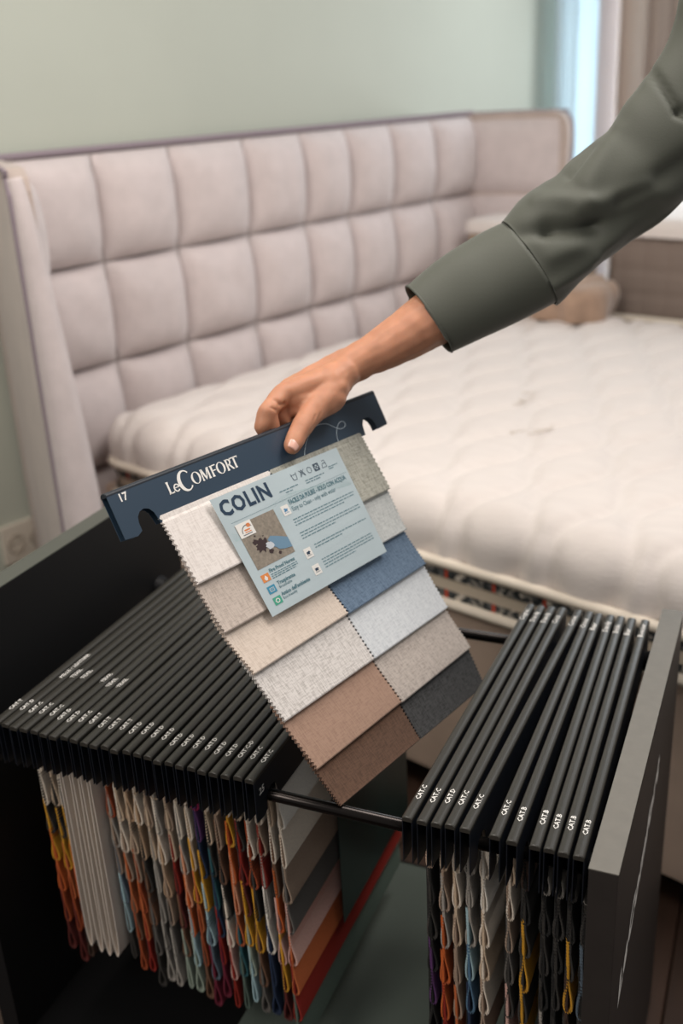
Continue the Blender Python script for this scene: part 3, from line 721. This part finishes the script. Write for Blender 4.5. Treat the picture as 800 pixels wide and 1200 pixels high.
# care symbols
cs = []
def seg(p, q, w_=.003):
    dx, dy = q[0]-p[0], (q[1]-p[1])*CH; l = math.hypot(dx, dy) or 1; nx, ny = -dy/l*w_/2, dx/l*w_/2/CH
    cs.append([(p[0]+nx, p[1]+ny), (q[0]+nx, q[1]+ny), (q[0]-nx, q[1]-ny), (p[0]-nx, p[1]-ny)])
for k, a in enumerate((.60, .665, .725, .785, .845)):
    b = .085; r = .02; rb = r/CH
    if k == 0: seg((a-r, b-rb), (a-r*.7, b+rb)); seg((a-r*.7, b+rb), (a+r*.7, b+rb)); seg((a+r*.7, b+rb), (a+r, b-rb)); seg((a-r, b-rb*.5), (a+r, b-rb*.5))
    if k == 1: seg((a-r, b-rb), (a+r, b+rb)); seg((a+r, b-rb), (a-r, b+rb)); seg((a-r, b+rb), (a, b-rb)); seg((a, b-rb), (a+r, b+rb))
    if k in (2, 3):
        for q in range(12): seg((a+r*.85*math.cos(q*math.pi/6), b+rb*.85*math.sin(q*math.pi/6)), (a+r*.85*math.cos((q+1)*math.pi/6), b+rb*.85*math.sin((q+1)*math.pi/6)))
        if k == 3:
            for p, q in (((-1, -1), (1, -1)), ((1, -1), (1, 1)), ((1, 1), (-1, 1)), ((-1, 1), (-1, -1)), ((-1, -1), (1, 1)), ((1, -1), (-1, 1))): seg((a+p[0]*r, b+p[1]*rb), (a+q[0]*r, b+q[1]*rb), .004)
    if k == 4: seg((a-r, b+rb), (a+r, b+rb)); seg((a-r, b+rb), (a-r*.4, b-rb*.2)); seg((a-r*.4, b-rb*.2), (a+r*.8, b-rb*.2)); seg((a+r*.8, b-rb), (a+r, b+rb)); seg((a-r*.2, b-rb), (a+r*.8, b-rb))
cprint('care_symbols', cs, M_print)
# photo inset: stained cloth, blue glove, badge
pi_ = new('photo_print', flat_me([rect(.06, .255, .352, .632)], lambda a, b: card(a, b, T1)), mat('photo_beige_cloth', '8d8376', .6, var=.2, vscale=260), lf)
def blob(cx, cz, rx, rz, n=26, j=.25, seed=0):
    rnd = random.Random(seed); R = [1+rnd.uniform(-j, j) for _ in range(n)]
    return [(cx+rx*R[k]*math.cos(2*math.pi*k/n), cz+rz*R[k]*math.sin(2*math.pi*k/n)) for k in range(n)]
cprint('stain_print', [blob(.175, .475, .048, .052, seed=3, j=.35), blob(.135, .43, .02, .02, seed=5), blob(.205, .545, .016, .02, seed=6), blob(.255, .585, .012, .013, seed=8), blob(.15, .385, .006, .006, seed=2), blob(.20, .41, .005, .005, seed=2)], mat('stain_brown_print', '3a2a2b', .6), T1+.00012)
cprint('glove_print', [[(.215, .455), (.245, .435), (.29, .46), (.352, .50), (.352, .585), (.30, .575), (.262, .56), (.245, .53), (.225, .52), (.235, .50)]], mat('glove_blue_print', '6d8ea6', .6), T1+.00024)
cprint('cloth_wad_print', [blob(.215, .50, .028, .030, seed=11, j=.15)], mat('wad_print', 'c8cdd2', .6), T1+.00034)
cprint('badge_print', [rect(.062, .25, .172, .365)], M_white, T1+.0003)
arc = []
for q in range(14):
    a0 = math.pi+q*math.pi/18; a1 = a0+math.pi/18
    arc.append([(.13+.045*math.cos(a0), .335+.06*math.sin(a0)), (.13+.045*math.cos(a1), .335+.06*math.sin(a1)), (.13+.040*math.cos(a1), .335+.053*math.sin(a1)), (.13+.040*math.cos(a0), .335+.053*math.sin(a0))])
cprint('badge_arc_print', arc+[rect(.085, .345, .15, .352)], mat('grey_line_print', '6c6f72', .6), T1+.0004)
cprint('badge_mark_print', [blob(.145, .285, .014, .016, j=.1), rect(.105, .31, .145, .322), rect(.105, .33, .15, .337)], mat('orange_print', 'd98450', .6), T1+.0004)
for (b, c, nm) in ((.712, 'e08a4a', 'orange'), (.812, '3f8fae', 'blue'), (.908, '4aa58a', 'green')):
    cprint('icon_print', [rect(.055, b-.032, .113, b+.03)], mat(nm+'_icon_print', c, .6))
cprint('icon_mark_print', [[(.084, .69), (.097, .715), (.09, .733), (.077, .733), (.071, .715)], rect(.068, .797, .1, .800), rect(.068, .825, .1, .828), rect(.068, .797, .071, .828), rect(.097, .797, .1, .828), rect(.078, .805, .08, .82), rect(.088, .805, .09, .82)]+ring(.084, .908, .016, .019, .010, .012, n=12), M_white, T1+.00015)
for (a, b) in ((.425, .308), (.428, .695), (.428, .845)):
    cprint('icon_print', [rect(a-.022, b-.045, a+.035, b+.04)], M_white)
    cprint('icon_mark_print', [blob(a+.006, b-.005, .014, .012, j=.4, seed=int(b*100)), rect(a-.012, b+.018, a+.025, b+.021), rect(a-.006, b, a-.002, b+.013), rect(a+.01, b, a+.014, b+.013)], M_print if b > .5 else mat('blue_mark_print', '4b86b0', .6), T1+.00015)

# ------------------------------------------------------------------ the arm: hand, nail, cuff and sleeve
def Dh(px, py):
    r_ = ray(px, py, 1)-CAM; return (TL-CAM).dot(hn)/r_.dot(hn)
def HP(px, py, off): return ray(px, py, Dh(px, py)+off)
def capsule(bm, A, B, ra, rb, n=16, m=6):
    A = Vector(A); B = Vector(B); ax = (B-A); L_ = ax.length; ax.normalize(); a = ax.orthogonal().normalized(); b = ax.cross(a)
    rings = []
    for k in range(m): q = math.pi/2*k/m; rings.append((A-ax*ra*math.cos(q), ra*math.sin(q)))
    for k in range(5): t = k/4; rings.append((A+ax*L_*t, ra+(rb-ra)*t))
    for k in range(1, m+1): q = math.pi/2*k/m; rings.append((B+ax*rb*math.sin(q), rb*math.cos(q)))
    vs = []
    for c, r in rings:
        vs.append([bm.verts.new(c+max(r, 1e-4)*(math.cos(2*math.pi*j/n)*a+math.sin(2*math.pi*j/n)*b)) for j in range(n)])
    for i in range(len(vs)-1):
        for j in range(n): bm.faces.new((vs[i][j], vs[i][(j+1) % n], vs[i+1][(j+1) % n], vs[i+1][j]))
    bm.faces.new(vs[0][::-1]); bm.faces.new(vs[-1])
pers = empty('person', ray(760, 180, 1.2), 'right arm of a person in a grey-green jacket reaching down to hold the navy hanger', 'person')
bm = bmesh.new(); mm = .001
def chain(P):
    for (p, r), (q, s) in zip(P, P[1:]): capsule(bm, p, q, r*mm, s*mm)
wr = HP(411, 429, -.047)
thumb = [(HP(392, 454, -.040), 19), (HP(368, 480, -.026), 16), (HP(352, 503, -.0185), 12.6), (HP(342, 522, -.0145), 10.6)]
chain(thumb)
idx = [(HP(332, 461, -.004), 13), (HP(313, 482, .002), 11.2), (HP(307, 500, .016), 10), (HP(313, 514, .029), 8.5)]
mid = [(HP(338, 455, .012), 12.5), (HP(325, 480, .016), 10.5), (HP(333, 494, .019), 10), (HP(340, 508, .024), 8)]
rng_ = [(HP(350, 450, .026), 12), (HP(345, 478, .042), 9.5), (HP(346, 500, .042), 8.5), (HP(352, 508, .036), 7.8)]
pky = [(HP(364, 446, .036), 11), (HP(364, 470, .052), 8.5), (HP(366, 488, .050), 7.5), (HP(370, 496, .044), 7)]
for F_ in (idx, mid, rng_, pky): chain(F_)
chain([(HP(315, 484, .004), 10.5), (HP(319, 501, .014), 9.5)])
# metacarpals and the heel of the hand
w1 = HP(404, 437, -.047); w2 = HP(404, 425, -.035)
chain([(w1, 19), idx[0]]); chain([(w2, 18), mid[0]]); chain([(HP(402, 426, -.02), 17), rng_[0]]); chain([(HP(404, 432, -.01), 16), pky[0]])
chain([(wr, 20), (HP(388, 450, -.035), 22)]); chain([(HP(352, 456, -.008), 17), (HP(386, 449, -.03), 20)])
chain([(HP(398, 448, -.028), 17), (HP(376, 464, -.004), 13)])
chain([(HP(362, 470, -.016), 14), (HP(338, 466, -.002), 13)])
chain([(HP(352, 476, -.004), 12), (HP(340, 480, .008), 11)])
chain([(HP(388, 466, -.034), 19), (HP(374, 476, -.026), 17)])
# forearm
zc = Dh(411, 429)-.047
fore = [(wr, 21.5), (ray(428, 419, zc+.002), 22.5), (ray(450, 408, zc+.006), 26), (ray(475, 393, zc+.008), 30), (ray(500, 377, zc+.010), 33.5), (ray(545, 348, zc+.010), 36)]
chain([(p, r*zc/1.2237) for p, r in fore])
hm = from_bm(bm, 'hand_raw')
ho = bpy.data.objects.new('hand_raw', hm); C.objects.link(ho)
rm = ho.modifiers.new('r', 'REMESH'); rm.mode = 'VOXEL'; rm.voxel_size = .0016
sm = ho.modifiers.new('s', 'SMOOTH'); sm.factor = .5; sm.iterations = 16
hand_me = bpy.data.meshes.new_from_object(ho.evaluated_get(bpy.context.evaluated_depsgraph_get()))
bpy.data.objects.remove(ho)
# creases: thumb joint, web between thumb and index, wrist folds
def crease(p, a, b, w_, d):
    ab = b-a; t = max(0, min(1, (p-a).dot(ab)/ab.length_squared)); q = (p-(a+ab*t)).length
    return d*math.exp(-(q/w_)**2)
th2, th3 = thumb[2][0], thumb[3][0]; tdir = (th3-th2).normalized(); side = tdir.cross(hn).normalized()
CR = []
for k, o_ in enumerate((-.0045, -.001, .0025)): c = th2+tdir*o_+hn*.0105; CR.append((c-side*.008, c+side*.008, .0011, .0007))
for k in range(3): CR.append((HP(411+4*k, 457-3*k, -.058), HP(420+4*k, 447-6*k, -.066), .0016, .0009))
CR.append((HP(334, 474, -.016), HP(350, 482, -.03), .003, .003)); CR.append((HP(322, 470, -.012), HP(340, 481, -.022), .0025, .0026)); CR.append((HP(318, 478, -.012), HP(334, 486, -.016), .0016, .0016)); CR.append((HP(372, 492, -.04), HP(376, 484, -.046), .0013, .0011)); CR.append((HP(366, 494, -.038), HP(370, 486, -.044), .0012, .0010))
CR.append((HP(310, 487, -.010), HP(321, 489, -.012), .0014, .0009))
hand_me.update()
NRM = [v.normal.copy() for v in hand_me.vertices]
for v in hand_me.vertices:
    p = v.co.copy(); d = sum(crease(p, *c) for c in CR) if (p-th2).length < .16 else 0
    d -= .0010*noise.noise(p*70)+.0009*max(0, noise.noise(p*Vector((25, 25, 25)).x))
    v.co = p-NRM[v.index]*d
M_skin = mat('warm_skin', 'bb8467', .5, bump=.22, bscale=900, var=.10, vscale=45, sss=.25, spec=.4)
new('forearm_and_hand', hand_me, M_skin, pers, smooth=True, world=True)
# thumb nail, facing the camera side, near the tip
nc = th3+tdir*.0015
cn = (CAM-nc).normalized(); nn_ = (cn*.75+hn*.45).normalized(); nn_ = (nn_-nn_.dot(tdir)*tdir).normalized(); nx_ = tdir.cross(nn_).normalized()
V = []; F = []; n = 8
for i in range(n+1):
    for j in range(n+1):
        a = i/n*2-1; b = j/n*2-1
        q = a*.95*math.sqrt(max(0, 1-.35*b*b)); ang = q*.72
        V.append(nc+tdir*(b*.0075)+nx_*math.sin(ang)*.0108+nn_*(math.cos(ang)*.0108-.0004-.0008*abs(b)**3))
for i in range(n):
    for j in range(n): F.append((i*(n+1)+j, (i+1)*(n+1)+j, (i+1)*(n+1)+j+1, i*(n+1)+j+1))
o = new('thumb_nail', pyd(V, F), mat('nail', 'd9a896', .25, spec=.6, coat=.3), pers, smooth=True, world=True)
o.modifiers.new('t', 'SOLIDIFY').thickness = .0006
# sleeve
M_slv = mat('green_grey_crepe', '51534a', .62, bump=.12, bscale=600, spec=.35, sheen=.12)
def loft(stations, nseg, depth_ratio, fold, name, sub=6, close=False):
    """stations: (top px, bottom px, depth)"""
    st = []
    for i in range(len(stations)-1):
        pass
    T = catmull([(a[0], a[1], d) for a, b, d in stations], sub); Bq = catmull([(b[0], b[1], d) for a, b, d in stations], sub)
    V = []; F = []; K = len(T); UV = []
    for i in range(K):
        A = ray(T[i].x, T[i].y, T[i].z); B_ = ray(Bq[i].x, Bq[i].y, Bq[i].z); c = (A+B_)/2; r = (A-B_)/2
        T2 = T[min(i+1, K-1)]; B2 = Bq[min(i+1, K-1)]; T1_ = T[max(i-1, 0)]; B1 = Bq[max(i-1, 0)]
        ax = ((ray(T2.x, T2.y, T2.z)+ray(B2.x, B2.y, B2.z))-(ray(T1_.x, T1_.y, T1_.z)+ray(B1.x, B1.y, B1.z))).normalized()
        dz = ax.cross(r).normalized()
        if dz.dot(CAM-c) < 0: dz = -dz
        for j in range(nseg):
            q = 2*math.pi*j/nseg; p = c+r*math.cos(q)+dz*r.length*depth_ratio*math.sin(q)
            nn = (p-c).normalized(); p += nn*fold(i/(K-1), q, p); V.append(p)
    for i in range(K-1):
        for j in range(nseg): F.append((i*nseg+j, i*nseg+(j+1) % nseg, (i+1)*nseg+(j+1) % nseg, (i+1)*nseg+j))
    me = pyd(V, F, name); return me, V
zs = zc+.012
def cuff_fold(s, q, p): return .0012*noise.noise(p*18)+.0025*math.sin(q*2+s*3)*s
cst = [((477, 336), (530, 411), zs), ((478, 335), (532, 410.5), zs), ((515, 305), (575, 391), zs), ((550, 282), (610, 374), zs), ((588, 261), (652, 353), zs-.005)]
me, V = loft(cst, 64, .78, cuff_fold, 'cuff')
o = new('cuff', me, M_slv, pers, smooth=True, world=True); md = o.modifiers.new('t', 'SOLIDIFY'); md.thickness = .0018; md.offset = -1
sst = [((587, 259.5), (653, 357), zs-.006), ((593, 254), (662, 350), zs-.007), ((610, 236), (680, 332), zs-.012), ((636, 219), (703, 314), zs-.018), ((654, 208), (722, 299), zs-.023), ((668, 190), (742, 281), zs-.028), ((697, 164), (772, 258), zs-.036), ((712, 150), (802, 228), zs-.042), ((727, 122), (824, 202), zs-.05), ((748, 98), (846, 174), zs-.057), ((775, 60), (876, 140), zs-.066), ((790, 25), (900, 105), zs-.074),
       ((800, -15), (926, 62), zs-.085), ((826, -90), (972, -20), zs-.10), ((862, -150), (1018, -84), zs-.115), ((905, -186), (1020, -140), zs-.125), ((945, -196), (975, -186), zs-.13)]
FOLDS = []
def fold_line(a, b, w_, d): FOLDS.append((Vector((a[0], a[1], 0)), Vector((b[0], b[1], 0)), w_, d))
fold_line((600, 273), (640, 268), 9, -.006); fold_line((640, 268), (700, 272), 12, -.013); fold_line((700, 272), (770, 250), 16, -.012)
fold_line((628, 232), (690, 235), 10, .006); fold_line((648, 300), (715, 268), 10, .003); fold_line((665, 205), (690, 170), 6, -.006)
fold_line((690, 215), (720, 150), 12, .004); fold_line((730, 235), (810, 190), 14, -.008); fold_line((680, 245), (760, 215), 10, .005); fold_line((640, 340), (700, 305), 8, .005)
fold_line((763, 85), (795, 130), 5.5, -.008); fold_line((795, 130), (830, 150), 6, -.008); fold_line((700, 330-20), (760, 268), 6, -.004)
def pxof(p):
    d = p-CAM; z = d.dot(_f); return Vector((400+FPX*d.dot(_r)/z, 600-FPX*d.dot(_u)/z, 0))
def sleeve_fold(s, q, p):
    x = pxof(p); f = 0; front = max(0, math.sin(q))**.5 if math.sin(q) > 0 else 0
    for a, b, w_, d in FOLDS:
        ab = b-a; t = max(0, min(1, (x-a).dot(ab)/ab.length_squared)); dd = (x-(a+ab*t)).length; f += d*math.exp(-(dd/w_)**2)
    return f*front+.002*noise.noise(p*16)+.004*math.sin(3*q+9*s)*min(1, s*5)*(1-front)
me, V = loft(sst, 110, .72, sleeve_fold, 'sleeve', sub=9)
o = new('sleeve', me, M_slv, pers, smooth=True, world=True); md = o.modifiers.new('t', 'SOLIDIFY'); md.thickness = .003; md.offset = -1

# ------------------------------------------------------------------ potted plant just outside the left edge, leaf tips in view
pl = empty('potted_plant', bed(-1.62, -.50, FLOOR), 'green potted plant on the floor left of the headboard, only leaf tips in view', 'plant')
bm = bmesh.new(); bmesh.ops.create_cone(bm, cap_ends=True, segments=28, radius1=.08, radius2=.11, depth=.2, matrix=Matrix.Translation(bed(-1.62, -.50, FLOOR+.1)))
new('pot', from_bm(bm), mat('clay_pot', '8a5a40', .8), pl, world=True)
M_leaf = mat('leaf_green', '2f4a26', .5)
for k in range(12):
    a = k*2.4; hgt = .30+.035*k; base = bed(-1.62, -.50, FLOOR+.2); tip_d = Vector((math.cos(a), math.sin(a), 0))
    if k in (3, 6): tip_d = (hV*.98+eV*.1).normalized()
    r = .17 if k not in (3, 6) else .19
    hgt = {3: .32, 6: .47}.get(k, hgt*.6)
    P = [base+tip_d*(r*t)+Vector((0, 0, hgt*math.sin(t*1.7)/.99*.7)) for t in np.linspace(0, 1, 9)]
    V = []; F = []; sd = tip_d.cross(Vector((0, 0, 1)))
    for i, p in enumerate(P):
        wd = .02*math.sin(math.pi*min(1, .05+i/8.4))+.002; V += [p-sd*wd+Vector((0, 0, .003)), p, p+sd*wd+Vector((0, 0, .003))]
    for i in range(8):
        for j in range(2): q = i*3+j; F.append((q, q+1, q+4, q+3))
    new('leaf', pyd(V, F), M_leaf, pl, smooth=True, world=True)
